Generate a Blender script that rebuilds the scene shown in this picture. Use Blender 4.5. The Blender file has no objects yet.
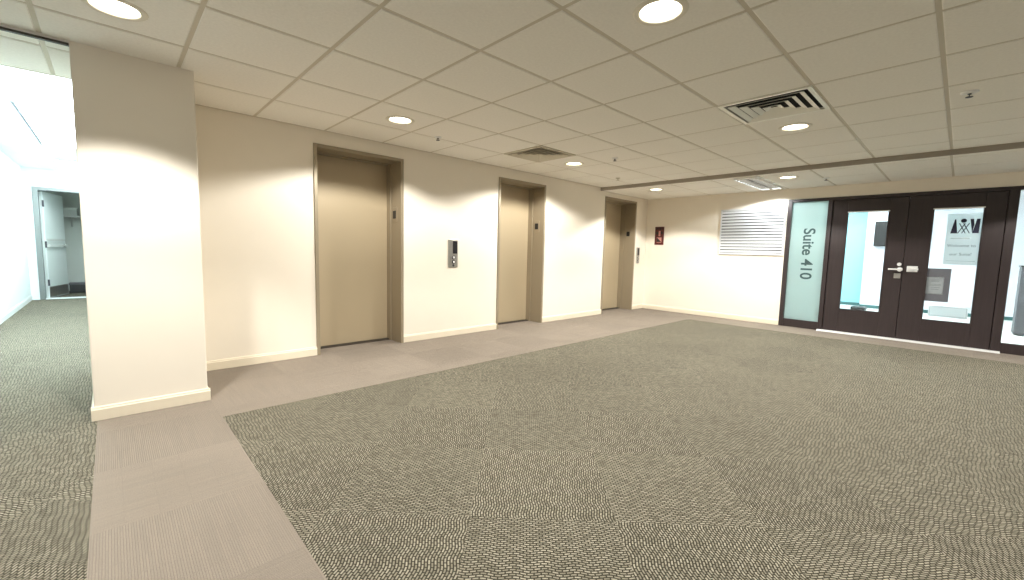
import bpy, bmesh, math, random
from mathutils import Vector, Matrix
random.seed(7)
C = bpy.context.scene.collection
PI = math.pi

# ------------------------------------------------------------------ materials
def srgb(r, g, b):
    f = lambda c: (c/255/12.92) if c/255 <= .04045 else ((c/255+.055)/1.055)**2.4
    return (f(r), f(g), f(b), 1)

def mat(name, col, rough=.6, metal=0., noise=0., nscale=20., bump=0., spec=.5, emit=None, estr=0., coat=0.):
    m = bpy.data.materials.new(name); m.use_nodes = True
    nt = m.node_tree; b = nt.nodes['Principled BSDF']
    b.inputs['Base Color'].default_value = col
    b.inputs['Roughness'].default_value = rough
    b.inputs['Metallic'].default_value = metal
    b.inputs['Specular IOR Level'].default_value = spec
    b.inputs['Coat Weight'].default_value = coat
    if emit:
        b.inputs['Emission Color'].default_value = emit
        b.inputs['Emission Strength'].default_value = estr
    if noise or bump:
        tc = nt.nodes.new('ShaderNodeTexCoord'); n = nt.nodes.new('ShaderNodeTexNoise')
        n.inputs['Scale'].default_value = nscale; n.inputs['Detail'].default_value = 5
        nt.links.new(tc.outputs['Object'], n.inputs['Vector'])
        if noise:
            mx = nt.nodes.new('ShaderNodeMix'); mx.data_type = 'RGBA'
            mx.inputs['A'].default_value = tuple(c*(1-noise) for c in col[:3])+(1,)
            mx.inputs['B'].default_value = tuple(min(1, c*(1+noise)) for c in col[:3])+(1,)
            nt.links.new(n.outputs['Fac'], mx.inputs['Factor'])
            nt.links.new(mx.outputs['Result'], b.inputs['Base Color'])
        if bump:
            bp = nt.nodes.new('ShaderNodeBump'); bp.inputs['Strength'].default_value = bump
            bp.inputs['Distance'].default_value = .002
            nt.links.new(n.outputs['Fac'], bp.inputs['Height'])
            nt.links.new(bp.outputs['Normal'], b.inputs['Normal'])
    return m

def wood(name, c1, c2, rough=.35):
    m = mat(name, c1, rough); nt = m.node_tree; b = nt.nodes['Principled BSDF']
    tc = nt.nodes.new('ShaderNodeTexCoord'); mp = nt.nodes.new('ShaderNodeMapping')
    mp.inputs['Scale'].default_value = (30, 30, 1.6)
    n = nt.nodes.new('ShaderNodeTexNoise'); n.inputs['Scale'].default_value = 2.2; n.inputs['Detail'].default_value = 6
    mx = nt.nodes.new('ShaderNodeMix'); mx.data_type = 'RGBA'
    mx.inputs['A'].default_value = c1; mx.inputs['B'].default_value = c2
    nt.links.new(tc.outputs['Object'], mp.inputs['Vector']); nt.links.new(mp.outputs['Vector'], n.inputs['Vector'])
    nt.links.new(n.outputs['Fac'], mx.inputs['Factor']); nt.links.new(mx.outputs['Result'], b.inputs['Base Color'])
    return m

def glass(name, tint, frost=0.):
    m = bpy.data.materials.new(name); m.use_nodes = True; nt = m.node_tree
    out = nt.nodes['Material Output']; nt.nodes.remove(nt.nodes['Principled BSDF'])
    tr = nt.nodes.new('ShaderNodeBsdfTransparent'); tr.inputs['Color'].default_value = tint
    gl = nt.nodes.new('ShaderNodeBsdfGlossy'); gl.inputs['Roughness'].default_value = .03
    fr = nt.nodes.new('ShaderNodeFresnel'); fr.inputs['IOR'].default_value = 1.45
    mx = nt.nodes.new('ShaderNodeMixShader')
    nt.links.new(fr.outputs['Fac'], mx.inputs['Fac']); nt.links.new(tr.outputs['BSDF'], mx.inputs[1]); nt.links.new(gl.outputs['BSDF'], mx.inputs[2])
    last = mx
    if frost:
        d1 = nt.nodes.new('ShaderNodeBsdfTranslucent'); d1.inputs['Color'].default_value = tint
        d2 = nt.nodes.new('ShaderNodeBsdfDiffuse'); d2.inputs['Color'].default_value = tint
        m2 = nt.nodes.new('ShaderNodeMixShader'); m2.inputs['Fac'].default_value = .35
        nt.links.new(d1.outputs['BSDF'], m2.inputs[1]); nt.links.new(d2.outputs['BSDF'], m2.inputs[2])
        m3 = nt.nodes.new('ShaderNodeMixShader'); m3.inputs['Fac'].default_value = frost
        nt.links.new(mx.outputs['Shader'], m3.inputs[1]); nt.links.new(m2.outputs['Shader'], m3.inputs[2]); last = m3
    nt.links.new(last.outputs['Shader'], out.inputs['Surface'])
    return m

class N:                                                   # small node-graph helper
    def __init__(s, nt): s.nt = nt
    def math(s, op, a, b=None):
        n = s.nt.nodes.new('ShaderNodeMath'); n.operation = op
        for i, v in enumerate((a, b)):
            if v is None: continue
            if isinstance(v, (int, float)): n.inputs[i].default_value = v
            else: s.nt.links.new(v, n.inputs[i])
        return n.outputs[0]
    def mixf(s, f, a, b):
        n = s.nt.nodes.new('ShaderNodeMix'); n.data_type = 'FLOAT'
        for k, v in (('Factor', f), ('A', a), ('B', b)):
            if isinstance(v, (int, float)): n.inputs[k].default_value = v
            else: s.nt.links.new(v, n.inputs[k])
        return n.outputs['Result']
    def mixc(s, f, a, b, mode='MIX'):
        n = s.nt.nodes.new('ShaderNodeMix'); n.data_type = 'RGBA'; n.blend_type = mode
        for k, v in (('Factor', f), ('A', a), ('B', b)):
            if isinstance(v, (int, float)): n.inputs[k].default_value = v
            elif isinstance(v, tuple): n.inputs[k].default_value = v
            else: s.nt.links.new(v, n.inputs[k])
        return n.outputs['Result']

def carpet(name, origin, angle, tile, c_hi, c_lo, c_gap, bw, bh, gap, seam, wob_k=.35, par0=1.):
    """quarter-turned carpet tiles: woven rows of short loops, every other tile turned by 90 degrees"""
    m = bpy.data.materials.new(name); m.use_nodes = True; nt = m.node_tree; g = N(nt)
    b = nt.nodes['Principled BSDF']; b.inputs['Roughness'].default_value = .95; b.inputs['Specular IOR Level'].default_value = .1
    tc = nt.nodes.new('ShaderNodeTexCoord'); sp = nt.nodes.new('ShaderNodeSeparateXYZ')
    nt.links.new(tc.outputs['Object'], sp.inputs['Vector'])
    x = g.math('SUBTRACT', sp.outputs['X'], origin[0]); y = g.math('SUBTRACT', sp.outputs['Y'], origin[1])
    ca, sa = math.cos(angle), math.sin(angle)
    u = g.math('ADD', g.math('MULTIPLY', x, ca), g.math('MULTIPLY', y, sa))
    v = g.math('SUBTRACT', g.math('MULTIPLY', y, ca), g.math('MULTIPLY', x, sa))
    iu = g.math('FLOOR', g.math('DIVIDE', u, tile)); iv = g.math('FLOOR', g.math('DIVIDE', v, tile))
    par = g.math('FLOORED_MODULO', g.math('ADD', g.math('ADD', iu, iv), par0), 2.)
    fu = g.math('SUBTRACT', u, g.math('MULTIPLY', iu, tile)); fv = g.math('SUBTRACT', v, g.math('MULTIPLY', iv, tile))
    a = g.mixf(par, fu, fv); c = g.mixf(par, fv, fu)
    # wavy rows
    wob = g.math('MULTIPLY', g.math('SINE', g.math('MULTIPLY', a, 2*PI/.11)), bh*wob_k)
    cv = nt.nodes.new('ShaderNodeCombineXYZ'); nt.links.new(a, cv.inputs['X']); nt.links.new(g.math('ADD', c, wob), cv.inputs['Y'])
    br = nt.nodes.new('ShaderNodeTexBrick'); br.offset = .5; br.squash = 1
    nt.links.new(cv.outputs['Vector'], br.inputs['Vector'])
    br.inputs['Color1'].default_value = c_hi; br.inputs['Color2'].default_value = c_lo; br.inputs['Mortar'].default_value = c_gap
    br.inputs['Scale'].default_value = 1.; br.inputs['Mortar Size'].default_value = gap; br.inputs['Mortar Smooth'].default_value = .35
    br.inputs['Brick Width'].default_value = bw; br.inputs['Row Height'].default_value = bh; br.inputs['Bias'].default_value = 0.
    no = nt.nodes.new('ShaderNodeTexNoise'); no.inputs['Scale'].default_value = 260.; no.inputs['Detail'].default_value = 3
    nt.links.new(tc.outputs['Object'], no.inputs['Vector'])
    n2 = nt.nodes.new('ShaderNodeTexNoise'); n2.inputs['Scale'].default_value = 1.3; n2.inputs['Detail'].default_value = 4
    nt.links.new(tc.outputs['Object'], n2.inputs['Vector'])
    col = g.mixc(.35, br.outputs['Color'], no.outputs['Fac'], 'OVERLAY')
    col = g.mixc(.10, col, n2.outputs['Fac'], 'OVERLAY')
    if seam:
        e = g.math('MINIMUM', g.math('MINIMUM', fu, fv), g.math('MINIMUM', g.math('SUBTRACT', tile, fu), g.math('SUBTRACT', tile, fv)))
        col = g.mixc(g.math('MULTIPLY', g.math('LESS_THAN', e, .003), .12), col, c_gap)
    # every tile has its own slight shade
    wn = nt.nodes.new('ShaderNodeTexWhiteNoise'); wn.noise_dimensions = '2D'
    cc = nt.nodes.new('ShaderNodeCombineXYZ'); nt.links.new(iu, cc.inputs['X']); nt.links.new(iv, cc.inputs['Y'])
    nt.links.new(cc.outputs['Vector'], wn.inputs['Vector'])
    sh = g.math('ADD', g.math('MULTIPLY', wn.outputs['Value'], .10), .95)
    hv = nt.nodes.new('ShaderNodeHueSaturation'); nt.links.new(col, hv.inputs['Color']); nt.links.new(sh, hv.inputs['Value'])
    nt.links.new(hv.outputs['Color'], b.inputs['Base Color'])
    bp = nt.nodes.new('ShaderNodeBump'); bp.inputs['Strength'].default_value = .7; bp.inputs['Distance'].default_value = .004
    h = g.math('ADD', g.math('SUBTRACT', 1., br.outputs['Fac']), g.math('MULTIPLY', no.outputs['Fac'], .5))
    nt.links.new(h, bp.inputs['Height']); nt.links.new(bp.outputs['Normal'], b.inputs['Normal'])
    return m

M = {}
M['wall'] = mat('cream wall paint', srgb(240, 232, 217), .7, noise=.015, nscale=6, bump=.15)
M['wall_white'] = mat('white wall paint', srgb(235, 242, 242), .7, noise=.01, nscale=6)
M['base'] = mat('cream baseboard', srgb(232, 222, 200), .5)
M['base_white'] = mat('pale grey baseboard', srgb(225, 230, 228), .5)
M['tile'] = mat('mineral fibre ceiling tile', srgb(240, 237, 229), .9, noise=.07, nscale=60, bump=.5, spec=.1)
M['tbar'] = mat('ceiling grid', srgb(202, 194, 177), .6)
M['tbar_white'] = mat('white ceiling grid', srgb(232, 228, 214), .5)
M['tile_white'] = mat('white ceiling tile', srgb(238, 243, 238), .9, noise=.02, nscale=60, spec=.1)
M['beam'] = mat('taupe ceiling step', srgb(158, 150, 137), .6)
M['edge'] = mat('dark bronze edge trim', srgb(62, 58, 50), .5)
M['elev'] = mat('beige enamelled steel', srgb(186, 170, 141), .38, metal=.15, noise=.02, nscale=1.5)
M['frame'] = mat('taupe steel frame', srgb(158, 146, 124), .42, metal=.25)
M['sill'] = mat('dark aluminium', srgb(96, 90, 82), .4, metal=.7)
M['steel'] = mat('brushed steel', srgb(190, 188, 182), .32, metal=.9)
M['chrome'] = mat('satin nickel', srgb(244, 244, 242), .38, metal=.45)
M['black'] = mat('black plastic', srgb(28, 28, 30), .35)
M['dark_grey'] = mat('dark grey plastic', srgb(72, 72, 76), .45)
M['wood'] = wood('dark wenge wood', srgb(41, 33, 33), srgb(57, 47, 47), .40)
M['white'] = mat('white enamel', srgb(238, 238, 236), .4)
M['diff'] = mat('silver diffuser vane', srgb(240, 238, 228), .35, metal=.1)
M['diff_dull'] = mat('unlit diffuser vane', srgb(205, 198, 180), .6)  # same vane left unlit: its dimness is put into the colour
M['dark'] = mat('duct black', srgb(20, 20, 20), .9)
M['duct'] = mat('dim duct', srgb(172, 165, 150), .9)
M['trimring'] = mat('white light trim', srgb(225, 220, 205), .5)
M['lens_warm'] = mat('warm light lens', srgb(255, 246, 225), .5, emit=(1, .93, .78, 1), estr=8.)
M['lens_cool'] = mat('cool light lens', srgb(245, 252, 255), .5, emit=(.92, 1, 1, 1), estr=7.)
M['lens_corr'] = mat('corridor light lens', srgb(245, 252, 255), .5, emit=(.86, .96, 1, 1), estr=26.)
M['lens_suite'] = mat('suite light lens', srgb(245, 252, 255), .5, emit=(.90, .98, 1, 1), estr=42.)
M['glass'] = glass('clear glass', (.93, .97, .97, 1))
M['frost'] = glass('frosted glass', (.48, .56, .54, 1), .80)
M['louvre'] = mat('off white aluminium slat', srgb(212, 214, 216), .5)
M['ink'] = mat('dark teal lettering', srgb(54, 74, 74), .6)
M['navy'] = mat('navy print', srgb(38, 36, 62), .6)
M['ink_grey'] = mat('grey print', srgb(120, 126, 132), .6)
M['ink_faint'] = mat('faint grey print', srgb(186, 196, 198), .6)
M['paper'] = mat('white paper', srgb(246, 248, 248), .8)
_nt = M['paper'].node_tree; _t = _nt.nodes.new('ShaderNodeBsdfTranslucent'); _t.inputs['Color'].default_value = srgb(240, 246, 248)
_m = _nt.nodes.new('ShaderNodeMixShader'); _m.inputs['Fac'].default_value = .85
_nt.links.new(_nt.nodes['Principled BSDF'].outputs['BSDF'], _m.inputs[1]); _nt.links.new(_t.outputs['BSDF'], _m.inputs[2])
_nt.links.new(_m.outputs['Shader'], _nt.nodes['Material Output'].inputs['Surface'])
M['grey_panel'] = mat('charcoal notice board', srgb(96, 98, 104), .7, noise=.1, nscale=40)
M['red'] = mat('dark red sign', srgb(84, 22, 20), .45)
M['pink'] = mat('pale red print', srgb(196, 140, 128), .5)
M['aqua'] = mat('aqua wall tone', srgb(150, 208, 216), .7)  # even teal tint given to the far wall behind the glass
M['lav'] = mat('pale lavender wall paint', srgb(226, 228, 238), .7)
M['teal'] = mat('dark teal base', srgb(60, 104, 104), .6)
M['white_floor'] = mat('white tile floor', srgb(238, 236, 232), .35)
M['leaf'] = mat('grey painted door', srgb(206, 214, 210), .5)
M['door_frame'] = mat('grey door frame', srgb(120, 126, 124), .5)
M['leaf_edge'] = mat('white door edge', srgb(226, 234, 232), .5)
M['grey_wall'] = mat('grey closet paint', srgb(208, 214, 206), .8)
M['grey_shelf'] = mat('grey shelf', srgb(196, 200, 194), .6)
M['carpet'] = carpet('olive grey woven carpet', (1.047, -3.131), -PI/4, .6096,
                     srgb(160, 154, 137), srgb(122, 117, 102), srgb(60, 57, 47), .025, .0115, .0030, True)
M['border'] = carpet('taupe border carpet', (-.12, -2.28), 0., .5900,
                     srgb(142, 132, 120), srgb(136, 127, 116), srgb(128, 119, 109), .22, .008, .0010, True, 0., 0.)

# ------------------------------------------------------------------ mesh helpers
def BM(): return bmesh.new()
def box(bm, x0, x1, y0, y1, z0, z1, bev=0., mi=0):
    x0, x1 = sorted((x0, x1)); y0, y1 = sorted((y0, y1)); z0, z1 = sorted((z0, z1))
    r = bmesh.ops.create_cube(bm, size=1)
    vs = r['verts']
    for v in vs:
        v.co = Vector(((x0+x1)/2+v.co.x*(x1-x0), (y0+y1)/2+v.co.y*(y1-y0), (z0+z1)/2+v.co.z*(z1-z0)))
    fs = {f for v in vs for f in v.link_faces}
    for f in fs: f.material_index = mi
    if bev:
        es = list({e for v in vs for e in v.link_edges})
        bmesh.ops.bevel(bm, geom=es, offset=bev, segments=2, affect='EDGES', profile=.5)
    return vs
def poly(bm, pts, mi=0):
    f = bm.faces.new([bm.verts.new(p) for p in pts]); f.material_index = mi; return f
def prism(bm, pts, axis, d):
    """closed outline extruded by the vector d"""
    d = Vector(d); n = len(pts)
    a = [bm.verts.new(p) for p in pts]; b = [bm.verts.new(Vector(p)+d) for p in pts]
    bm.faces.new(a); bm.faces.new(list(reversed(b)))
    for i in range(n): bm.faces.new((a[i], b[i], b[(i+1) % n], a[(i+1) % n]))
def cyl(bm, p0, p1, r, n=24, r2=None):
    p0 = Vector(p0); p1 = Vector(p1); d = p1-p0
    q = Vector((0, 0, 1)).rotation_difference(d.normalized()).to_matrix().to_4x4()
    bmesh.ops.create_cone(bm, cap_ends=True, segments=n, radius1=r, radius2=r if r2 is None else r2, depth=d.length,
                          matrix=Matrix.Translation((p0+p1)/2) @ q)
def lathe(bm, prof, c, n=48):
    """profile of (radius, z) turned about the vertical through c"""
    rings = []
    for r, z in prof:
        rings.append([bm.verts.new((c[0]+r*math.cos(2*PI*k/n), c[1]+r*math.sin(2*PI*k/n), c[2]+z)) for k in range(n)] if r > 1e-6 else [bm.verts.new((c[0], c[1], c[2]+z))])
    for a, b in zip(rings, rings[1:]):
        for k in range(n):
            k2 = (k+1) % n
            if len(a) == 1: bm.faces.new((a[0], b[k], b[k2]))
            elif len(b) == 1: bm.faces.new((a[k], a[k2], b[0]))
            else: bm.faces.new((a[k], a[k2], b[k2], b[k]))
def obj(name, bm, mats, parent=None, smooth=False):
    bmesh.ops.recalc_face_normals(bm, faces=bm.faces)
    me = bpy.data.meshes.new(name)
    if parent is not None:
        w = Vector((0, 0, 0)); p = parent
        while p is not None: w += p.location; p = p.parent
        bmesh.ops.translate(bm, verts=bm.verts, vec=-w)
    bm.to_mesh(me); bm.free()
    for m in (mats if isinstance(mats, (list, tuple)) else [mats]): me.materials.append(m)
    if smooth:
        for f in me.polygons: f.use_smooth = True
    o = bpy.data.objects.new(name, me); C.objects.link(o)
    if parent is not None: o.parent = parent
    return o
def tag(o, label=None, cat=None, group=None, kind=None):
    if label: o['label'] = label
    if cat: o['category'] = cat
    if group: o['group'] = group
    if kind: o['kind'] = kind
    return o
def thing(name, loc, label, cat, group=None, kind=None):
    o = bpy.data.objects.new(name, None); C.objects.link(o); o.location = loc; o.empty_display_size = .05
    return tag(o, label, cat, group, kind)
def struct(name, bm, mats, label=None, cat=None, smooth=False):
    return tag(obj(name, bm, mats, None, smooth), label, cat, None, 'structure')
def text_mesh(name, body, size, mtx, m, parent, align='CENTER', depth=.0006, bold=0.):
    """printed lettering as a thin mesh; MTX maps the text plane into the world"""
    cu = bpy.data.curves.new(name, 'FONT'); cu.body = body; cu.size = size; cu.align_x = align; cu.align_y = 'CENTER'; cu.extrude = depth; cu.offset = bold
    t = bpy.data.objects.new(name+'_source', cu); C.objects.link(t)
    bpy.context.view_layer.update()
    me = bpy.data.meshes.new_from_object(t.evaluated_get(bpy.context.evaluated_depsgraph_get()))
    bpy.data.objects.remove(t); bpy.data.curves.remove(cu)
    bm = bmesh.new(); bm.from_mesh(me); bpy.data.meshes.remove(me)
    bmesh.ops.transform(bm, matrix=mtx, verts=bm.verts)
    return obj(name, bm, m, parent)

# ------------------------------------------------------------------ measures (metres)
H, H2, HC = 2.25, 2.198, 2.40
XR = 7.94                      # suite wall
XB = 6.31                      # step in the ceiling
CY = -.85                      # column front
GX, GY, T = .377, -1.2435, .6096
YB, XL = -8.2, -2.9            # far ends of the lobby behind the camera
ELEV = [(1.49, 2.47), (3.925, 4.88), (6.46, 7.52)]
REC, HD = .31, 2.12

# ------------------------------------------------------------------ floor
bm = BM()
def quad(x0, x1, y0, y1, mi): poly(bm, [(x0, y0, 0), (x1, y0, 0), (x1, y1, 0), (x0, y1, 0)], mi)
quad(XL, -.108, YB, CY, 0)
quad(-1.15, .12, CY, 9.3, 0)
quad(-.108, .478, YB, CY, 1)
quad(.478, 7.27, YB, -1.262, 0)
quad(.12, 7.27, CY, .5, 1)
quad(.478, 7.27, -1.262, CY, 1)
quad(7.27, XR+.1, YB, .5, 1)
struct('floor', bm, [M['carpet'], M['border']], 'olive grey patterned carpet tiles edged by a plain taupe carpet border', 'floor')
bm = BM(); poly(bm, [(XR+.1, YB, 0), (13.2, YB, 0), (13.2, -.5, 0), (XR+.1, -.5, 0)])
struct('floor', bm, M['white_floor'], 'white shiny floor inside the suite behind the glass doors', 'floor')

# ------------------------------------------------------------------ walls
bm = BM()
xs = [.1]+[v for e in ELEV for v in e]+[XR+.15]
for a, b in zip(xs[0::2], xs[1::2]): box(bm, a, b, 0, .45, 0, 2.6)
for a, b in ELEV: box(bm, a, b, 0, .45, HD, 2.6)
for a, b in ELEV: box(bm, a, b, REC+.04, .45, 0, HD)
struct('wall_back', bm, M['wall'], 'long cream wall holding the three elevator doors', 'wall')
bm = BM()
box(bm, XR, XR+.15, -2.47, 0, 0, 2.6)
box(bm, XR, XR+.15, -5.6, -2.47, 2.03, 2.6)
box(bm, XR, XR+.15, YB, -5.6, 0, 2.6)
struct('wall_right', bm, M['wall'], 'cream end wall with the dark suite entrance and a white louvre', 'wall')
bm = BM()
box(bm, -.12, .458, CY, .45, 0, 2.6, .006)
struct('wall_column', bm, M['wall'], 'square cream column at the mouth of the bright corridor', 'column')
bm = BM(); box(bm, -1.25, -1.1, CY, 7.21, 0, 2.7)
struct('wall_left', bm, M['wall_white'], 'white corridor wall beside the bright passage', 'wall')
bm = BM(); box(bm, .1, .25, .45, 7.21, 0, 2.7)
struct('wall_inner', bm, M['wall_white'])
bm = BM(); DX0, DX1 = -.94, -.02
box(bm, -1.25, DX0, 7.21, 7.36, 0, 2.7); box(bm, DX1, .25, 7.21, 7.36, 0, 2.7); box(bm, DX0, DX1, 7.21, 7.36, 2.03, 2.7)
struct('wall_end', bm, M['wall_white'], 'white wall at the far end of the corridor around the open door', 'wall')
bm = BM()
box(bm, XL, -.12, CY, CY+.02, 2.2345, 2.7); box(bm, XL, -1.1, CY, CY+.02, 0, 2.3)
struct('wall_header', bm, M['tile'])
bm = BM(); box(bm, XL, -.12, CY-.006, CY+.02, 2.222, 2.2345)
struct('trim_1', bm, M['edge'], 'thin dark metal edge over the corridor opening', 'trim')
# room behind the far door
bm = BM()
box(bm, -1.25, .45, 9.0, 9.1, 0, 2.7); box(bm, -1.3, -1.2, 7.36, 9.1, 0, 2.7); box(bm, .35, .45, 7.36, 9.1, 0, 2.7)
struct('wall_closet', bm, M['grey_wall'])
# suite behind the glass
bm = BM(); box(bm, 13.0, 13.15, YB, -.5, 0, 2.7)
struct('wall_far', bm, M['aqua'], 'pale aqua far wall of the suite seen through the glass', 'wall')
bm = BM(); box(bm, 12.6, 12.75, YB, -2.905, 0, 2.7)
struct('wall_partition', bm, M['lav'], 'pale partition wall of the suite carrying a black screen', 'wall')
bm = BM(); box(bm, XR+.15, 13.0, -.6, -.5, 0, 2.7)
struct('wall_side', bm, M['lav'])

# ------------------------------------------------------------------ baseboards
def baseboard(name, segs, m, h=.088, t=.014):
    """segs: straight runs (p0, p1, outward normal)"""
    bm = BM()
    for (x0, y0), (x1, y1), (nx, ny) in segs:
        e = Vector((x1-x0, y1-y0, 0)); n = Vector((nx, ny, 0)); p = Vector((x0, y0, 0))
        prof = [(0, .002), (t, .002), (t, h*.80), (t*.72, h*.86), (t*.60, h*.97), (t*.3, h), (0, h)]
        prism(bm, [p+n*a+Vector((0, 0, z)) for a, z in prof], 0, e)
    return struct(name, bm, m)
baseboard('baseboard_back', [((a, 0), (b, 0), (0, -1)) for a, b in ((.458, 1.49), (2.47, 3.925), (4.88, 6.46), (7.52, XR))], M['base'])
baseboard('baseboard_right', [((XR, 0), (XR, -2.47), (-1, 0))], M['base'])
baseboard('baseboard_column', [((-.134, CY), (.472, CY), (0, -1)), ((.458, CY), (.458, 0), (1, 0)), ((-.12, CY), (-.12, .45), (-1, 0))], M['base'])
baseboard('baseboard_left', [((-1.1, CY), (-1.1, 7.21), (1, 0))], M['base_white'])
baseboard('baseboard_far', [((13.0, -.6), (13.0, -2.905), (-1, 0)), ((12.6, -2.905), (12.6, YB), (-1, 0))], M['teal'], .07)

# ------------------------------------------------------------------ ceilings
LIGHTS = [  # x, y, ceiling, cone (deg), power, label
    (.07, -1.52, H, 100, 130, 'round recessed ceiling light in front of the cream column'),
    (1.93, -.92, H, 142, 116, 'round recessed ceiling light outside the first elevator, nearest the column'),
    (4.40, -.92, H, 150, 165, 'round recessed ceiling light outside the middle elevator door'),
    (1.93, -3.39, H, 140, 130, 'large bright recessed ceiling light out in the middle of the lobby'),
    (4.40, -3.36, H, 140, 130, 'round recessed ceiling light right beside the silver air diffuser'),
    (6.72, -.83, H2, 128, 104, 'round recessed light near the corner elevator beyond the ceiling step'),
    (6.74, -2.74, H2, 132, 130, 'round recessed light beyond the ceiling step before the glass suite doors'),
]
R_HOLE = .098
VENTS = [(5, -4, H), (5, 0, H)]         # cells (i, j) of the two air diffusers
def cell(i, j): return GX+i*T, GX+(i+1)*T, GY+j*T, GY+(j+1)*T
def tiles(x0, x1, y0, y1, z, holes, skip, gap=.011, m=('tile', 'tbar'), name='ceiling', label=None):
    bm = BM()
    i0 = math.floor((x0-GX)/T); i1 = math.ceil((x1-GX)/T); j0 = math.floor((y0-GY)/T); j1 = math.ceil((y1-GY)/T)
    e = .005
    for i in range(i0, i1):
        for j in range(j0, j1):
            if (i, j) in skip: continue
            a, b, c, d = cell(i, j)
            a = max(a, x0)+gap; b = min(b, x1)-gap; c = max(c, y0)+gap; d = min(d, y1)-gap
            if b-a < .02 or d-c < .02: continue
            o = [(a, c), (b, c), (b, d), (a, d)]
            inn = [(a+e, c+e), (b-e, c+e), (b-e, d-e), (a+e, d-e)]
            top = [bm.verts.new((x, y, z+.012)) for x, y in o]; low = [bm.verts.new((x, y, z+.004)) for x, y in o]
            for k in range(4): bm.faces.new((top[k], low[k], low[(k+1) % 4], top[(k+1) % 4]))
            hole = [(hx, hy) for hx, hy in holes if a+.1 < hx < b-.1 and c+.1 < hy < d-.1]
            if not hole:
                f = [bm.verts.new((x, y, z)) for x, y in inn]
                bm.faces.new(f)
                for k in range(4): bm.faces.new((low[k], f[k], f[(k+1) % 4], low[(k+1) % 4]))
            else:
                hx, hy = hole[0]; n = 48; A, B = [], []
                for k in range(n):
                    t = 2*PI*k/n; dx, dy = math.cos(t), math.sin(t)
                    s = min(((b-e-hx)/dx if dx > 1e-9 else (a+e-hx)/dx if dx < -1e-9 else 9), ((d-e-hy)/dy if dy > 1e-9 else (c+e-hy)/dy if dy < -1e-9 else 9))
                    A.append((hx+dx*s, hy+dy*s)); B.append((hx+dx*R_HOLE, hy+dy*R_HOLE))
                # outline points plus the true corners
                cor = sorted(((math.atan2(y-hy, x-hx) % (2*PI)), (x, y)) for x, y in inn)
                Av = [bm.verts.new((x, y, z)) for x, y in A]; Bv = [bm.verts.new((x, y, z)) for x, y in B]
                Uv = [bm.verts.new((x, y, z+.05)) for x, y in B]
                for k in range(n):
                    k2 = (k+1) % n; t0 = 2*PI*k/n; t1 = 2*PI*(k+1)/n
                    mid = [bm.verts.new((p[0], p[1], z)) for t, p in cor if t0+1e-6 < t < t1-1e-6]
                    bm.faces.new([Bv[k], Av[k]]+mid+[Av[k2], Bv[k2]])
                    bm.faces.new((Bv[k], Bv[k2], Uv[k2], Uv[k]))
                f = [bm.verts.new((x, y, z)) for x, y in inn]
                for k in range(4): bm.faces.new((low[k], f[k], f[(k+1) % 4], low[(k+1) % 4]))
    bmesh.ops.recalc_face_normals(bm, faces=bm.faces)
    # the grid itself, recessed above the tile faces
    n0 = len(bm.faces)
    gaps = []
    for i in range(i0, i1+1):
        x = GX+i*T
        if x0 < x < x1: gaps.append((x-gap*1.1, x+gap*1.1, y0, y1))
    for j in range(j0, j1+1):
        y = GY+j*T
        if y0 < y < y1: gaps.append((x0, x1, y-gap*1.1, y+gap*1.1))
    for a, b in ((x0, x0+gap*1.2), (x1-gap*1.2, x1)): gaps.append((a, b, y0, y1))
    for a, b in ((y0, y0+gap*1.2), (y1-gap*1.2, y1)): gaps.append((x0, x1, a, b))
    for a, b, c, d in gaps:
        q = z+(.004 if b-a < d-c else .0045)
        f = poly(bm, [(a, c, q), (b, c, q), (b, d, q), (a, d, q)], 1)
    # closing slab above everything
    f = poly(bm, [(x0, y0, z+.09), (x1, y0, z+.09), (x1, y1, z+.09), (x0, y1, z+.09)], 0)
    me_o = struct(name, bm, [M[m[0]], M[m[1]]], label, 'ceiling')
    return me_o
spots = [(l[0], l[1]) for l in LIGHTS]
tiles(XL, XB, YB, 0, H, spots, [(5, -4), (5, 0)], label='suspended ceiling of square beige tiles over the elevator lobby')
TRX, TRY = 7.20, -2.30                                       # louvred light by the suite wall
tiles(XB+.02, XR, YB, 0, H2, spots, [], label='slightly lower tiled ceiling strip in front of the suite doors')
tiles(-1.1, .1, CY+.02, 7.21, HC, [], [], m=('tile_white', 'tile_white'), label='bright white corridor ceiling beyond the dark edge')
bm = BM(); box(bm, XB, XB+.02, YB, 0, H2, H+.06); 
struct('trim_2', bm, M['beam'], 'taupe step running across the ceiling before the suite', 'trim')
bm = BM(); poly(bm, [(-1.3, 7.36, 2.4), (.45, 7.36, 2.4), (.45, 9.1, 2.4), (-1.3, 9.1, 2.4)]); struct('ceiling', bm, M['grey_wall'])
bm = BM(); poly(bm, [(XR+.15, YB, 2.5), (13.2, YB, 2.5), (13.2, -.5, 2.5), (XR+.15, -.5, 2.5)]); struct('ceiling', bm, M['tile_white'])

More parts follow.
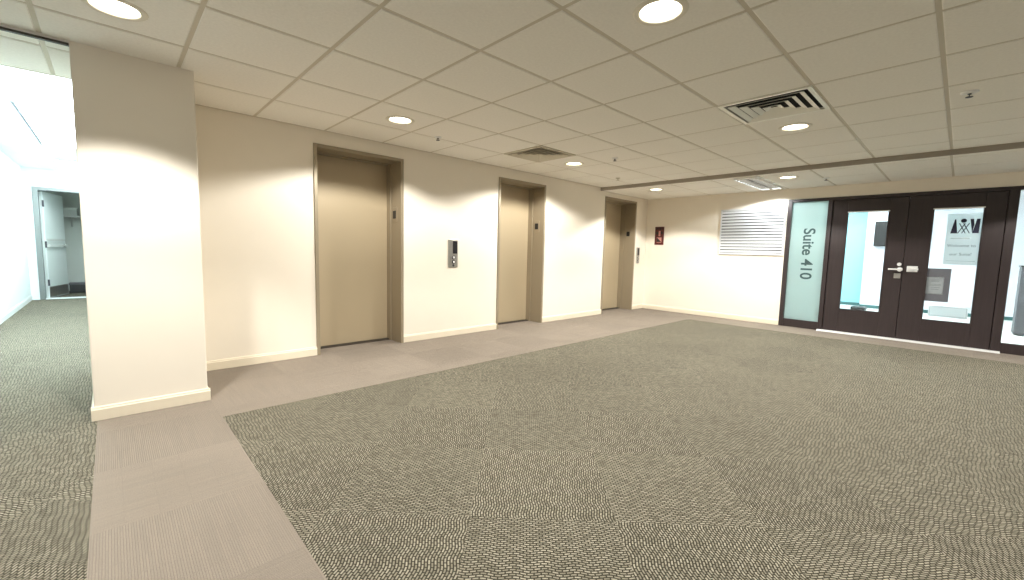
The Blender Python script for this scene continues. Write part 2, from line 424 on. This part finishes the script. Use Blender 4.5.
# ------------------------------------------------------------------ recessed lights
def spot(x, y, z, cone, power, col, parent, blend=.12, rad=.05):
    l = bpy.data.lights.new('lamp', 'SPOT'); l.energy = power; l.spot_size = math.radians(cone); l.spot_blend = blend
    l.color = col; l.shadow_soft_size = rad
    o = bpy.data.objects.new('lamp', l); C.objects.link(o); o.parent = parent
    o.location = Vector((x, y, z))-parent.location
    return o
KEY = 1.35
for x, y, z, cone, pw, label in LIGHTS:
    t = thing('downlight', (x, y, z), label, 'ceiling light', 'round recessed lights in the lobby ceiling')
    b = BM(); lathe(b, [(R_HOLE-.002, .045), (R_HOLE-.002, .004), (R_HOLE-.004, -.003), (R_HOLE+.002, -.007), (R_HOLE+.022, -.005), (R_HOLE+.028, .0), (R_HOLE+.028, .002)], (x, y, z))
    obj('trim_ring', b, M['trimring'], t, True)
    b = BM(); lathe(b, [(0, .004), (R_HOLE*.5, .006), (R_HOLE*.85, .012), (R_HOLE-.004, .020), (R_HOLE-.004, .028), (0, .028)], (x, y, z))
    obj('lens', b, M['lens_warm'], t, True)
    spot(x, y, z-.012, cone+(8 if cone < 110 else 3), pw*KEY, (1, .972, .918), t, .38 if cone < 110 else .22)
# lobby lights behind the camera keep the hall evenly lit (they hang in the same grid, outside the frame)
for x, y in ((-1.6, -3.39), (1.93, -6.4), (4.40, -6.4), (6.70, -5.4)):  # the last one is added to brighten the carpet by the suite doors
    H_ = H if x < XB else H2
    t = thing('downlight', (x, y, H_), 'unseen round recessed ceiling light further back in the lobby', 'ceiling light', 'round recessed lights further back')
    b = BM(); lathe(b, [(.126, .0), (.12, -.006), (.1, -.007), (.096, .0)], (x, y, H_)); obj('trim_ring', b, M['trimring'], t, True)
    b = BM(); lathe(b, [(0, -.004), (.09, -.003), (.096, -.001)], (x, y, H_)); obj('lens', b, M['lens_warm'], t, True)
    spot(x, y, H_-.02, 140, 130*KEY, (1, .972, .918), t)

# ------------------------------------------------------------------ louvred square light by the suite wall
x0, x1, y0, y1 = 6.40, 7.60, -2.463, -2.163
tx, ty = (x0+x1)/2, (y0+y1)/2
t = thing('louvred_ceiling_light', (tx, ty, H2), 'long cool-white louvred ceiling light above the slatted wall louvre', 'ceiling light')
b = BM(); zt = H2-.030
for a, bb, c, d in ((x0, x1, y0, y0+.016), (x0, x1, y1-.016, y1), (x0, x0+.016, y0+.016, y1-.016), (x1-.016, x1, y0+.016, y1-.016)): box(b, a, bb, c, d, zt, H2-.0005, .002)
obj('housing', b, M['white'], t)
b = BM(); n = 12
for k in range(1, n): box(b, x0+k*(x1-x0)/n-.003, x0+k*(x1-x0)/n+.003, y0+.016, y1-.016, zt+.002, H2-.006)
box(b, x0+.016, x1-.016, ty-.012, ty+.012, zt+.001, H2-.006)
obj('louvre', b, M['sill'], t)
b = BM(); box(b, x0+.014, x1-.014, y0+.014, y1-.014, H2-.005, H2-.001); obj('lens', b, M['lens_cool'], t)
spot(7.5, ty, H2-.034, 156, 50*KEY, (.93, .98, 1), t, .15, .06)

# ------------------------------------------------------------------ air diffusers
def diffuser(i, j, z, label, vane, dark):
    x0, x1, y0, y1 = cell(i, j); cx, cy = (x0+x1)/2, (y0+y1)/2
    t = thing('air_diffuser', (cx, cy, z), label, 'air vent', 'square ceiling air diffusers')
    b = BM(); h = T/2-.004; w = .030
    for a, bb, c, d in ((-h, h, -h, -h+w), (-h, h, h-w, h), (-h, -h+w, -h+w, h-w), (h-w, h, -h+w, h-w)): box(b, cx+a, cx+bb, cy+c, cy+d, z-.006, z+.012, .002)
    obj('flange', b, M[vane], t)
    for k in range(4):                                      # nested sloping vanes
        ro = h-w-.024-k*.062; ri = ro-.038
        b = BM(); q = []
        for r, zz in ((ro, z-.010), (ri, z+.006), (ri, z+.009), (ro-.001, z-.006)):
            q.append([b.verts.new((cx+sx*r, cy+sy*r, zz)) for sx, sy in ((-1, -1), (1, -1), (1, 1), (-1, 1))])
        for m_ in range(4):
            A, B = q[m_], q[(m_+1) % 4]
            for n_ in range(4): b.faces.new((A[n_], A[(n_+1) % 4], B[(n_+1) % 4], B[n_]))
        obj('vane', b, M[vane], t)
    b = BM(); r = h-w-.024-4*.062; box(b, cx-r, cx+r, cy-r, cy+r, z-.010, z+.004, .002); obj('centre_plate', b, M[vane], t)
    b = BM(); box(b, cx-h, cx+h, cy-h, cy+h, z+.012, z+.018); obj('duct_shade', b, M[dark], t)  # plate coloured like the shade inside the duct, just behind the vanes
diffuser(5, -4, H, 'silver square air diffuser beside the mid-lobby ceiling lights', 'diff', 'dark')
diffuser(5, 0, H, 'square air diffuser coloured as unlit, close to the elevator wall', 'diff_dull', 'duct')

# ------------------------------------------------------------------ sprinklers
def sprinkler(x, y, z, label, cap='white', head='dark_grey', r=.035):
    t = thing('sprinkler_head', (x, y, z), label, 'sprinkler', 'fire sprinklers in the ceiling')
    b = BM(); lathe(b, [(0, .001), (r, .001), (r, -.004), (r*.75, -.010), (r*.45, -.012), (0, -.012)], (x, y, z), 24); obj('escutcheon', b, M[cap], t, True)
    b = BM(); cyl(b, (x, y, z-.012), (x, y, z-.018), .010, 12)
    for s in (-1, 1):
        cyl(b, (x+s*.009, y, z-.015), (x+s*.012, y, z-.024), .0028, 8); cyl(b, (x+s*.012, y, z-.024), (x, y, z-.032), .0028, 8)
    obj('nozzle', b, M[head], t)
    b = BM(); lathe(b, [(0, -.031), (.019, -.032), (.019, -.035), (0, -.036)], (x, y, z), 20); obj('deflector', b, M[head], t)
sprinkler(2.48, -.69, H, 'small dark sprinkler head between the first and middle elevators')
sprinkler(4.45, -1.50, H, 'sprinkler head on the open ceiling tiles past the unlit diffuser')
sprinkler(5.65, -.77, H, 'sprinkler head on the ceiling tiles just before the step', 'diff_dull', 'diff_dull')
sprinkler(4.25, -4.40, H, 'sprinkler head with a white collar facing the suite doors', 'white', 'dark_grey', .045)
sprinkler(7.11, -3.10, H2, 'sprinkler head in the lower ceiling above the suite doors')

# ------------------------------------------------------------------ elevator doors
E_LAB = ['first beige elevator door, the one nearest the cream column', 'middle beige elevator door beside the steel call panel', 'beige elevator door in the far corner by the red sign']
for k, (a, b_) in enumerate(ELEV):
    t = thing('door_%d' % (k+1), ((a+b_)/2, 0, 0), E_LAB[k], 'elevator door', 'elevator doors', 'structure')
    w = .034
    b = BM()
    for xa, xb in ((a, a+w), (b_-w, b_)):
        box(b, xa, xb, -.014, REC, 0, HD, .003)
    box(b, a+w, b_-w, -.014, REC, HD-w, HD, .003)
    # inner stop step on both jambs and the head
    for xa, xb in ((a+w, a+w+.012), (b_-w-.012, b_-w)): box(b, xa, xb, REC-.09, REC, 0, HD-w)
    box(b, a+w+.012, b_-w-.012, REC-.09, REC, HD-w-.012, HD-w)
    obj('frame', b, M['frame'], t)
    b = BM(); box(b, a+w+.006, b_-w-.006, REC, REC+.035, .012, HD-w-.006, .004)
    obj('door_panel', b, M['elev'], t)
    b = BM(); box(b, a+w, b_-w, REC-.06, REC+.03, 0, .010)
    for q in range(3): box(b, a+w, b_-w, REC-.052+q*.02, REC-.044+q*.02, .010, .013)
    obj('sill', b, M['sill'], t)
# floor indicators on the door jambs
I_LAB = ['small black floor indicator on the jamb of the first elevator', 'small black floor indicator on the jamb of the middle elevator', 'small black floor indicator on the jamb of the corner elevator']
for k, (x, yc, zc) in enumerate(((2.47-.034, .13, 1.50), (4.88-.034, .13, 1.50), (7.52-.034, .13, 1.50))):
    t = thing('floor_indicator', (x, yc, zc), I_LAB[k], 'indicator', 'elevator floor indicators')
    b = BM(); box(b, x-.006, x, yc-.055, yc+.055, zc-.085, zc+.085, .002); obj('plate', b, M['frame'], t)
    b = BM(); box(b, x-.010, x-.006, yc-.034, yc+.034, zc-.045, zc+.045, .002); obj('display', b, M['black'], t)
# call panels
def call_panel(x0, x1, z0, z1, label, dark):
    xc = (x0+x1)/2
    t = thing('call_panel', (xc, 0, (z0+z1)/2), label, 'elevator call panel', 'elevator call panels')
    b = BM(); box(b, x0, x1, -.010, 0, z0, z1, .003); obj('plate', b, M['steel'], t)
    w = x1-x0; h = z1-z0
    b = BM(); box(b, x0+w*dark[0], x0+w*dark[1], -.014, -.010, z0+h*.50, z1-h*.05, .002); obj('display', b, M['black'], t)
    for q, zz in ((0, z0+h*.36), (1, z0+h*.20)):
        b = BM(); cyl(b, (xc+w*.05, -.010, zz), (xc+w*.05, -.020, zz), w*.17, 24); bt = obj('button', b, M['dark_grey'], t)
        b = BM(); cyl(b, (xc+w*.05, -.020, zz), (xc+w*.05, -.0215, zz), w*.10, 24); obj('button_light', b, M['white'], bt)
    b = BM(); cyl(b, (xc+w*.05, -.010, z0+h*.07), (xc+w*.05, -.013, z0+h*.07), w*.10, 16); obj('key_switch', b, M['dark_grey'], t)
call_panel(3.095, 3.240, .885, 1.235, 'steel elevator call panel on the wall between first and middle elevators', (.48, .94))
call_panel(7.60, 7.715, .92, 1.24, 'narrow steel call panel squeezed between corner elevator and end wall', (.30, .85))

# ------------------------------------------------------------------ red sign
t = thing('fire_sign', (XR, -.295, 1.475), 'small dark red notice on the end wall near the corner elevator', 'sign')
b = BM(); box(b, XR-.008, XR, -.39, -.20, 1.30, 1.655, .002); obj('plate', b, M['red'], t)
b = BM(); xx = XR-.0085
def rect(bm, ya, yb, za, zb, x=None):
    x = xx if x is None else x
    box(bm, x-.0006, x, ya, yb, za, zb)
rect(b, -.345, -.245, 1.345, 1.445)
obj('picture_panel', b, M['pink'], t)
b = BM()                                                     # stair silhouette and dark lettering blocks
pts = [(-.335, 1.355)]
for k in range(4): pts += [(-.335+.022*k, 1.355+.020*(k+1)), (-.335+.022*(k+1), 1.355+.020*(k+1))]
pts += [(-.247, 1.355)]
prism(b, [(xx-.0006, y, z) for y, z in pts], 0, (-.0006, 0, 0))
obj('stair_pictogram', b, M['black'], t)
for a_, b_, c_, d_ in ((-.37, -.345, 1.60, 1.635), (-.33, -.295, 1.585, 1.64), (-.275, -.225, 1.60, 1.635), (-.365, -.325, 1.51, 1.56), (-.27, -.228, 1.50, 1.555)):
    b = BM(); rect(b, a_, b_, c_, d_, xx-.0006); obj('glyph', b, M['black'], t)
b = BM(); rect(b, -.318, -.280, 1.47, 1.575); obj('flame_print', b, M['pink'], t)

# ------------------------------------------------------------------ wall louvre
t = thing('wall_louvre', (XR, -1.955, 1.14), 'wide white slatted louvre on the end wall beside the suite sidelight', 'louvre')
b = BM(); ya, yb, za, zb = -2.455, -1.45, 1.14, 1.925
for a, bb, c, d in ((ya, yb, za, za+.03), (ya, yb, zb-.03, zb), (ya, ya+.02, za+.03, zb-.03), (yb-.02, yb, za+.03, zb-.03)): box(b, XR-.022, XR, a, bb, c, d, .002)
obj('frame', b, M['louvre'], t)
b = BM(); box(b, XR-.004, XR-.001, ya+.01, yb-.01, za+.01, zb-.01); obj('backing', b, M['black'], t)  # black sheet stands in for the shade between the slats
n = 14; pitch = (zb-za-.06)/n
for k in range(n):
    b = BM(); z = za+.03+pitch*(k+.5)
    prism(b, [(XR-.024, yb-.02, z+pitch*.34), (XR-.021, yb-.02, z+pitch*.36), (XR-.021, yb-.02, z-pitch*.36), (XR-.024, yb-.02, z-pitch*.34)], 0, (0, ya-yb+.04, 0))
    obj('slat', b, M['louvre'], t)

# ------------------------------------------------------------------ suite entrance
FX0, FX1 = XR-.012, XR+.08
b = BM()
box(b, FX0, FX1, -2.53, -2.47, 0, 2.03, .003)
box(b, FX0, FX1, -3.055, -3.00, 0, 1.985, .003)
box(b, FX0, FX1, -4.87, -4.785, 0, 1.985, .003)
box(b, FX0, FX1, -5.60, -5.54, 0, 2.03, .003)
box(b, FX0, FX1, -5.54, -2.53, 1.985, 2.03, .003)
box(b, XR+.054, FX1, -3.075, -3.05, 0, 1.985); box(b, XR+.054, FX1, -4.79, -4.765, 0, 1.985); box(b, XR+.054, FX1, -4.79, -3.05, 1.965, 1.99)
struct('trim_3', b, M['wood'], 'dark wood frame around the suite entrance', 'door frame')
def sidelight(name, ya, yb, g, label):
    t = thing(name, (XR, (ya+yb)/2, 0), label, 'sidelight', None, 'structure')
    b = BM(); box(b, FX0+.006, FX1-.006, ya, yb, 0, .125, .003); obj('bottom_rail', b, M['wood'], t)
    b = BM(); box(b, XR+.026, XR+.034, ya, yb, .125, 1.985); obj('pane', b, M[g], t)
    return t
t = sidelight('window_1', -3.00, -2.53, 'frost', 'frosted narrow sidelight lettered Suite 410 beside the dark doors')
# lettering reads downwards: text right -> world -z, text up -> world -y
mt = Matrix(((0, 0, -1, XR+.0250), (0, -1, 0, -2.775), (-1, 0, 0, 1.175), (0, 0, 0, 1)))
text_mesh('lettering', 'Suite 410', .213, mt, M['ink'], t, bold=.004)
sidelight('window_2', -5.54, -4.87, 'glass', 'bright clear sidelight on the far side of the dark doors')

def door_leaf(name, ya, yb, ga, gb, gz0, gz1, label):
    t = thing(name, (XR, (ya+yb)/2, 0), label, 'door', None, 'structure')
    X0, X1 = XR+.006, XR+.052
    b = BM()
    box(b, X0, X1, ya, ga, .012, 1.98, .003); box(b, X0, X1, gb, yb, .012, 1.98, .003)
    box(b, X0, X1, ga, gb, .012, gz0, .003); box(b, X0, X1, ga, gb, gz1, 1.98, .003)
    obj('leaf', b, M['wood'], t)
    b = BM(); m = .014
    for a, bb, c, d in ((ga, gb, gz0, gz0+m), (ga, ga+m, gz0+m, gz1-m), (gb-m, gb, gz0+m, gz1-m)): box(b, X0-.004, X0+.012, a, bb, c, d, .002)
    obj('glazing_bead', b, M['wood'], t)
    b = BM(); box(b, X0-.004, X0+.012, ga, gb, gz1-.018, gz1, .002); obj('top_bead_glint', b, M['white'], t)  # top bead coloured white for the light reflected along it
    b = BM(); box(b, X0+.018, X0+.026, ga, gb, gz0, gz1); obj('pane', b, M['glass'], t)
    return t, X0
d4, X0 = door_leaf('door_4', -3.900, -3.060, -3.71, -3.24, .355, 1.805, 'dark wood glazed suite door beside the frosted sidelight')
d5, X0 = door_leaf('door_5', -4.780, -3.906, -4.605, -4.14, .315, 1.805, 'dark wood glazed suite door with paper notices on its glass')
# lever set on the first leaf, bolt plate on the second
b = BM(); cyl(b, (X0, -3.875, .985), (X0-.012, -3.875, .985), .030, 24); cyl(b, (X0-.012, -3.875, .985), (X0-.05, -3.875, .985), .011, 16)
h = obj('lever_handle', b, M['chrome'], d4, False)
b = BM(); box(b, X0-.060, X0-.044, -3.885, -3.755, .974, .996, .006); obj('lever', b, M['chrome'], h)
b = BM(); cyl(b, (X0, -3.865, 1.055), (X0-.016, -3.865, 1.055), .024, 24); obj('lock_cylinder', b, M['chrome'], d4)
b = BM(); box(b, X0-.004, X0, -3.89, -3.82, .86, .93, .002); obj('strike_plate', b, M['steel'], d4)
b = BM(); box(b, X0-.008, X0, -4.055, -3.945, .955, 1.035, .003); pl = obj('handle_plate', b, M['chrome'], d5)
b = BM(); cyl(b, (X0-.008, -3.985, .995), (X0-.045, -3.985, .995), .011, 16); box(b, X0-.058, X0-.043, -4.065, -3.975, .984, 1.006, .006); obj('lever', b, M['chrome'], pl)
b2 = BM(); box(b2, XR+.0525, XR+.060, -3.93, -3.875, .012, 1.96, .001); obj('astragal', b2, M['wood'], d4)
# threshold
b = BM(); prism(b, [(XR-.075, -4.87, 0), (XR-.060, -4.87, .012), (XR-.02, -4.87, .020), (XR+.003, -4.87, .020), (XR+.003, -4.87, .0105), (XR+.07, -4.87, .0105), (XR+.08, -4.87, 0)], 0, (0, 1.87, 0))
struct('trim_4', b, M['chrome'], 'bright metal threshold under the suite doors', 'threshold')

# notices taped on the glass of door_5 (their faces are on the lobby side)
GXF = X0+.0175
def flat(bm, ya, yb, za, zb, x): box(bm, x-.0012, x, ya, yb, za, zb)
def face(yc, zc, x): return Matrix(((0, 0, -1, x), (-1, 0, 0, yc), (0, 1, 0, zc), (0, 0, 0, 1)))
t = thing('welcome_poster', (GXF, -4.44, 1.40), 'white poster with three navy shapes and grey lines on the door glass', 'poster')
b = BM(); flat(b, -4.595, -4.285, 1.07, 1.725, GXF); obj('sheet', b, M['paper'], t)
b = BM(); xx = GXF-.0014
def tri(bm, pts): prism(bm, [(xx, y, z) for y, z in pts], 0, (-.0006, 0, 0))
tri(b, [(-4.352, 1.655), (-4.362, 1.655), (-4.385, 1.475), (-4.322, 1.475)])
obj('shape', b, M['navy'], t)
b = BM(); cyl(b, (xx, -4.432, 1.635), (xx-.0006, -4.432, 1.635), .026, 20)
for s in (-1, 1):
    for q in (-.018, .018):
        tri(b, [(-4.435+s*.034+q, 1.475), (-4.435+s*.034+q-.009, 1.475), (-4.435-s*.026+q-.009, 1.602), (-4.435-s*.026+q, 1.602)])
obj('shape', b, M['navy'], t)
b = BM(); tri(b, [(-4.488, 1.655), (-4.518, 1.655), (-4.528, 1.58), (-4.515, 1.475), (-4.515, 1.475), ][:4]); tri(b, [(-4.545, 1.655), (-4.575, 1.655), (-4.572, 1.475), (-4.515, 1.475), (-4.530, 1.56)])
obj('shape', b, M['navy'], t)
b = BM(); flat(b, -4.50, -4.33, 1.405, 1.418, xx); obj('rule_line', b, M['ink_faint'], t)
text_mesh('lettering', 'Welcome to', .050, face(-4.435, 1.315, xx), M['ink_grey'], t)
text_mesh('lettering', 'our Suite!', .050, face(-4.435, 1.205, xx), M['ink_grey'], t)
b = BM(); flat(b, -4.57, -4.31, 1.115, 1.122, xx); obj('rule_line', b, M['ink_faint'], t)

t = thing('notice_board', (GXF, -4.24, .80), 'charcoal backing board behind a white sheet on the door glass', 'notice board')
b = BM(); flat(b, -4.375, -4.142, .575, 1.015, GXF); obj('board', b, M['grey_panel'], t)
t = thing('paper_notice', (GXF, -4.21, .79), 'white printed sheet fixed over the charcoal board', 'notice')
b = BM(); flat(b, -4.315, -4.142, .675, .895, GXF-.0016); obj('sheet', b, M['paper'], t)
b = BM()
for z_, w_ in ((.84, .05), (.80, .07), (.785, .07), (.76, .06), (.735, .05)):
    flat(b, -4.225-w_, -4.225+w_*.5, z_, z_+.006, GXF-.003)
obj('lettering', b, M['ink_faint'], t)
t = thing('glass_label', (GXF, -4.4, .45), 'pale outlined sheet low on the door glass', 'notice')
b = BM(); flat(b, -4.565, -4.20, .375, .520, GXF); obj('sheet', b, M['paper'], t)
b = BM(); 
for a, bb, c, d in ((-4.555, -4.21, .505, .510), (-4.555, -4.21, .388, .393), (-4.555, -4.550, .393, .505), (-4.215, -4.21, .393, .505)): flat(b, a, bb, c, d, GXF-.0014)
obj('outline', b, M['ink_faint'], t)
t = obj('frost_band', BM(), M['frost']); bpy.data.objects.remove(t)

# ------------------------------------------------------------------ things inside the suite
t = thing('wall_screen', (12.6, -3.4, 1.68), 'black screen on the pale partition seen through the door glass', 'screen')
b = BM(); box(b, 12.52, 12.565, -3.90, -3.05, 1.41, 1.96, .008); obj('casing', b, M['black'], t)
b = BM(); box(b, 12.516, 12.52, -3.885, -3.065, 1.425, 1.945); obj('display', b, M['black'], t)
b = BM(); box(b, 12.565, 12.6, -3.6, -3.35, 1.58, 1.80); obj('bracket', b, M['black'], t)
t = thing('floor_box', (11.9, -2.98, 0), 'small low black box lying on the white suite floor', 'box')
b = BM(); box(b, 11.78, 12.02, -3.11, -2.855, 0.004, .075, .02); obj('body', b, M['black'], t)
b = BM(); box(b, 11.82, 11.98, -3.07, -2.895, .075, .082, .003); obj('lid', b, M['dark_grey'], t)
t = thing('dark_cabinet', (10.25, -5.42, 0), 'dark waist-high cabinet inside the suite behind the clear sidelight', 'cabinet')
b = BM(); box(b, 10.05, 10.45, -5.80, -5.09, .02, 1.05, .004); obj('body', b, M['dark_grey'], t)
b = BM(); box(b, 10.03, 10.46, -5.82, -5.08, 1.05, 1.075, .004); obj('top', b, M['black'], t)
for a, bb in ((-5.79, -5.45), (-5.44, -5.10)):
    b = BM(); box(b, 10.034, 10.05, a, bb, .04, 1.03, .003); dd = obj('cabinet_door', b, M['dark_grey'], t)
    b = BM(); box(b, 10.020, 10.034, (a+bb)/2-.006, (a+bb)/2+.006, .48, .62, .002); obj('handle', b, M['steel'], dd)
for k, (x, y) in enumerate(((9.2, -3.0), (9.2, -5.2), (11.8, -2.4), (8.75, -4.05))):  # last panel is added to light the poster on the glass from behind
    t = thing('suite_light', (x, y, 2.5), ('square ceiling light panel inside the suite near the frosted sidelight', 'square ceiling light panel inside the suite above the dark cabinet', 'square ceiling light panel deep inside the suite', 'unseen light panel added just inside the dark suite doors')[k], 'ceiling light', 'suite ceiling panels')
    b = BM()
    for a, bb, c, d in ((-.3, .3, -.6, -.57), (-.3, .3, .57, .6), (-.3, -.27, -.57, .57), (.27, .3, -.57, .57)): box(b, x+a, x+bb, y+c, y+d, 2.485, 2.5)
    obj('frame', b, M['white'], t)
    b = BM(); box(b, x-.27, x+.27, y-.57, y+.57, 2.490, 2.496); obj('diffuser', b, M['lens_suite'], t)

# ------------------------------------------------------------------ corridor
P_LAB = ('corridor ceiling light panel just past the dark edge trim', 'second corridor ceiling light panel past the dark edge, ending against another panel', 'third corridor ceiling light panel, halfway along the passage', 'corridor ceiling light panel close to the far door')
for k, (ya, yb) in enumerate(((.54, 1.755), (1.765, 2.975), (2.985, 4.2), (5.7, 6.9))):
    xa, xb = -.62, -.02
    t = thing('corridor_light', ((xa+xb)/2, (ya+yb)/2, HC), P_LAB[k], 'ceiling light', 'corridor ceiling light panels')
    b = BM()
    for a, bb, c, d in ((xa, xb, ya, ya+.025), (xa, xb, yb-.025, yb), (xa, xa+.025, ya+.025, yb-.025), (xb-.025, xb, ya+.025, yb-.025)): box(b, a, bb, c, d, HC-.008, HC)
    obj('frame', b, M['ink_grey' if k in (1, 2) else 'white'], t)
    b = BM(); box(b, xa+.025, xb-.025, ya+.025, yb-.025, HC-.006, HC-.001); obj('diffuser', b, M['lens_corr'], t)
# the open door at the end
t = thing('door_6', (-.48, 7.21, 0), 'grey door standing open at the end of the corridor', 'door', None, 'structure')
b = BM()
for xa, xb in ((DX0-.05, DX0+.02), (DX1-.02, DX1+.05)): box(b, xa, xb, 7.195, 7.37, 0, 2.07, .003)
box(b, DX0+.02, DX1-.02, 7.195, 7.37, 2.01, 2.07, .003)
obj('frame', b, M['door_frame'], t)
ang = math.radians(75); hp = Vector((DX0+.03, 7.375, 0)); ux = Vector((math.cos(ang), math.sin(ang), 0)); nx = Vector((math.sin(ang), -math.cos(ang), 0))
def lbox(bm, u0, u1, n0, n1, z0, z1, bev=0.):
    vs = box(bm, u0, u1, n0, n1, z0, z1)
    for v in vs: v.co = hp+ux*v.co.x+nx*v.co.y+Vector((0, 0, v.co.z))
b = BM(); lbox(b, .0, .86, -.02, .022, .012, 2.0); lf = obj('leaf', b, M['leaf'], t)
b = BM(); lbox(b, .06, .82, .045, .065, .985, 1.015); lbox(b, .08, .12, .022, .045, .97, 1.03); lbox(b, .76, .80, .022, .045, .97, 1.03); lbox(b, .06, .82, .022, .032, 1.09, 1.13); obj('push_bar', b, M['grey_shelf'], lf)
b = BM(); lbox(b, .04, .82, .022, .026, .03, .22); obj('kick_plate', b, M['steel'], lf)
b = BM(); lbox(b, -.004, .012, .022, .034, .012, 2.0); obj('edge_strip', b, M['leaf_edge'], lf)
for z in (.30, 1.02, 1.78):
    b = BM(); cyl(b, hp+nx*.036+ux*-.004+Vector((0, 0, z-.06)), hp+nx*.036+ux*-.004+Vector((0, 0, z+.06)), .014, 12); obj('hinge', b, M['dark_grey'], t)
b = BM(); box(b, DX0, DX1, 7.20, 7.37, 0, .014, .003); obj('threshold', b, M['leaf_edge'], t)
t = thing('wall_shelf', (-.3, 8.85, 1.62), 'grey shelf high in the room behind the open corridor door', 'shelf')
b = BM(); box(b, -.78, .35, 8.60, 9.0, 1.60, 1.64, .003); obj('board', b, M['grey_shelf'], t)
for x in (-.6, 0.): 
    b = BM(); prism(b, [(x, 9.0, 1.60), (x, 8.66, 1.60), (x, 9.0, 1.40)], 0, (.02, 0, 0)); obj('bracket', b, M['grey_shelf'], t)
for x, w, h_, la, m_ in ((-.60, .22, .16, 'pale flat carton on the high shelf, tucked by the open door leaf', 'grey_shelf'), (-.30, .24, .24, 'taller grey carton on the high shelf behind the corridor door', 'leaf')):
    t = thing('carton', (x, 8.8, 1.64), la, 'box')
    b = BM(); box(b, x-w/2, x+w/2, 8.66, 8.94, 1.64, 1.64+h_, .004); obj('body', b, M[m_], t)
    b = BM(); box(b, x-w/2-.004, x+w/2+.004, 8.655, 8.945, 1.64+h_-.05, 1.64+h_+.002, .004); obj('lid', b, M['grey_wall'], t)
t = thing('black_crate', (-.3, 8.45, 0), 'low black crate on the floor behind the open corridor door', 'crate')
b = BM(); box(b, -.66, .0, 8.30, 8.62, .012, .21, .006); obj('body', b, M['black'], t)
b = BM(); box(b, -.67, .01, 8.29, 8.63, .18, .215, .006); obj('rim', b, M['dark_grey'], t)

for n_, l_, c_ in (('wall_inner', 'white corridor wall hidden behind the cream column', 'wall'), ('wall_header', 'shallow band above the corridor opening', 'wall'),
                   ('wall_closet', 'grey walls of the small room behind the open corridor door', 'wall'), ('wall_side', 'pale side wall inside the suite', 'wall'),
                   ('baseboard_back', 'cream baseboard along the elevator wall', 'baseboard'), ('baseboard_right', 'cream baseboard under the white wall louvre', 'baseboard'),
                   ('baseboard_column', 'cream baseboard around the column foot', 'baseboard'), ('baseboard_left', 'pale baseboard along the corridor wall', 'baseboard'),
                   ('baseboard_far', 'dark teal baseboard inside the suite', 'baseboard'), ('ceiling.003', 'grey ceiling of the room behind the corridor door', 'ceiling'),
                   ('ceiling.004', 'white ceiling inside the suite', 'ceiling')):
    if n_ in bpy.data.objects: tag(bpy.data.objects[n_], l_, c_)

# ------------------------------------------------------------------ fill light let in by the open back, camera, view
w = bpy.data.worlds.new('hall'); bpy.context.scene.world = w; w.use_nodes = True  # world background added as soft fill, no modelled source
w.node_tree.nodes['Background'].inputs['Color'].default_value = (1, .98, .95, 1)
w.node_tree.nodes['Background'].inputs['Strength'].default_value = .38

F, YAW, PITCH, ROLL, CAM = 423.8081, .7581470547, .0925068998, .0240444499, (0, -4.460672, 1.1144041)
cd = bpy.data.cameras.new('camera'); cam = bpy.data.objects.new('camera', cd); C.objects.link(cam)
cd.sensor_fit = 'HORIZONTAL'; cd.sensor_width = 36; cd.lens = 36*F/1024; cd.clip_start = .02
cy, sy, cp, sp_ = math.cos(YAW), math.sin(YAW), math.cos(PITCH), math.sin(PITCH)
f = Vector((sy*cp, cy*cp, -sp_)); r = Vector((cy, -sy, 0)); u = r.cross(f)
r2 = r*math.cos(ROLL)+u*math.sin(ROLL); u2 = u*math.cos(ROLL)-r*math.sin(ROLL)
cam.matrix_world = Matrix(((r2.x, u2.x, -f.x, CAM[0]), (r2.y, u2.y, -f.y, CAM[1]), (r2.z, u2.z, -f.z, CAM[2]), (0, 0, 0, 1)))
sc = bpy.context.scene; sc.camera = cam
sc.view_settings.view_transform = 'Standard'; sc.view_settings.look = 'None'; sc.view_settings.gamma = 1
sc.view_settings.use_curve_mapping = False; sc.view_settings.exposure = 0.
sc.cycles.use_denoising = True
sc.cycles.max_bounces = 10; sc.cycles.diffuse_bounces = 6; sc.cycles.transparent_max_bounces = 12
sc.cycles.sample_clamp_indirect = 6
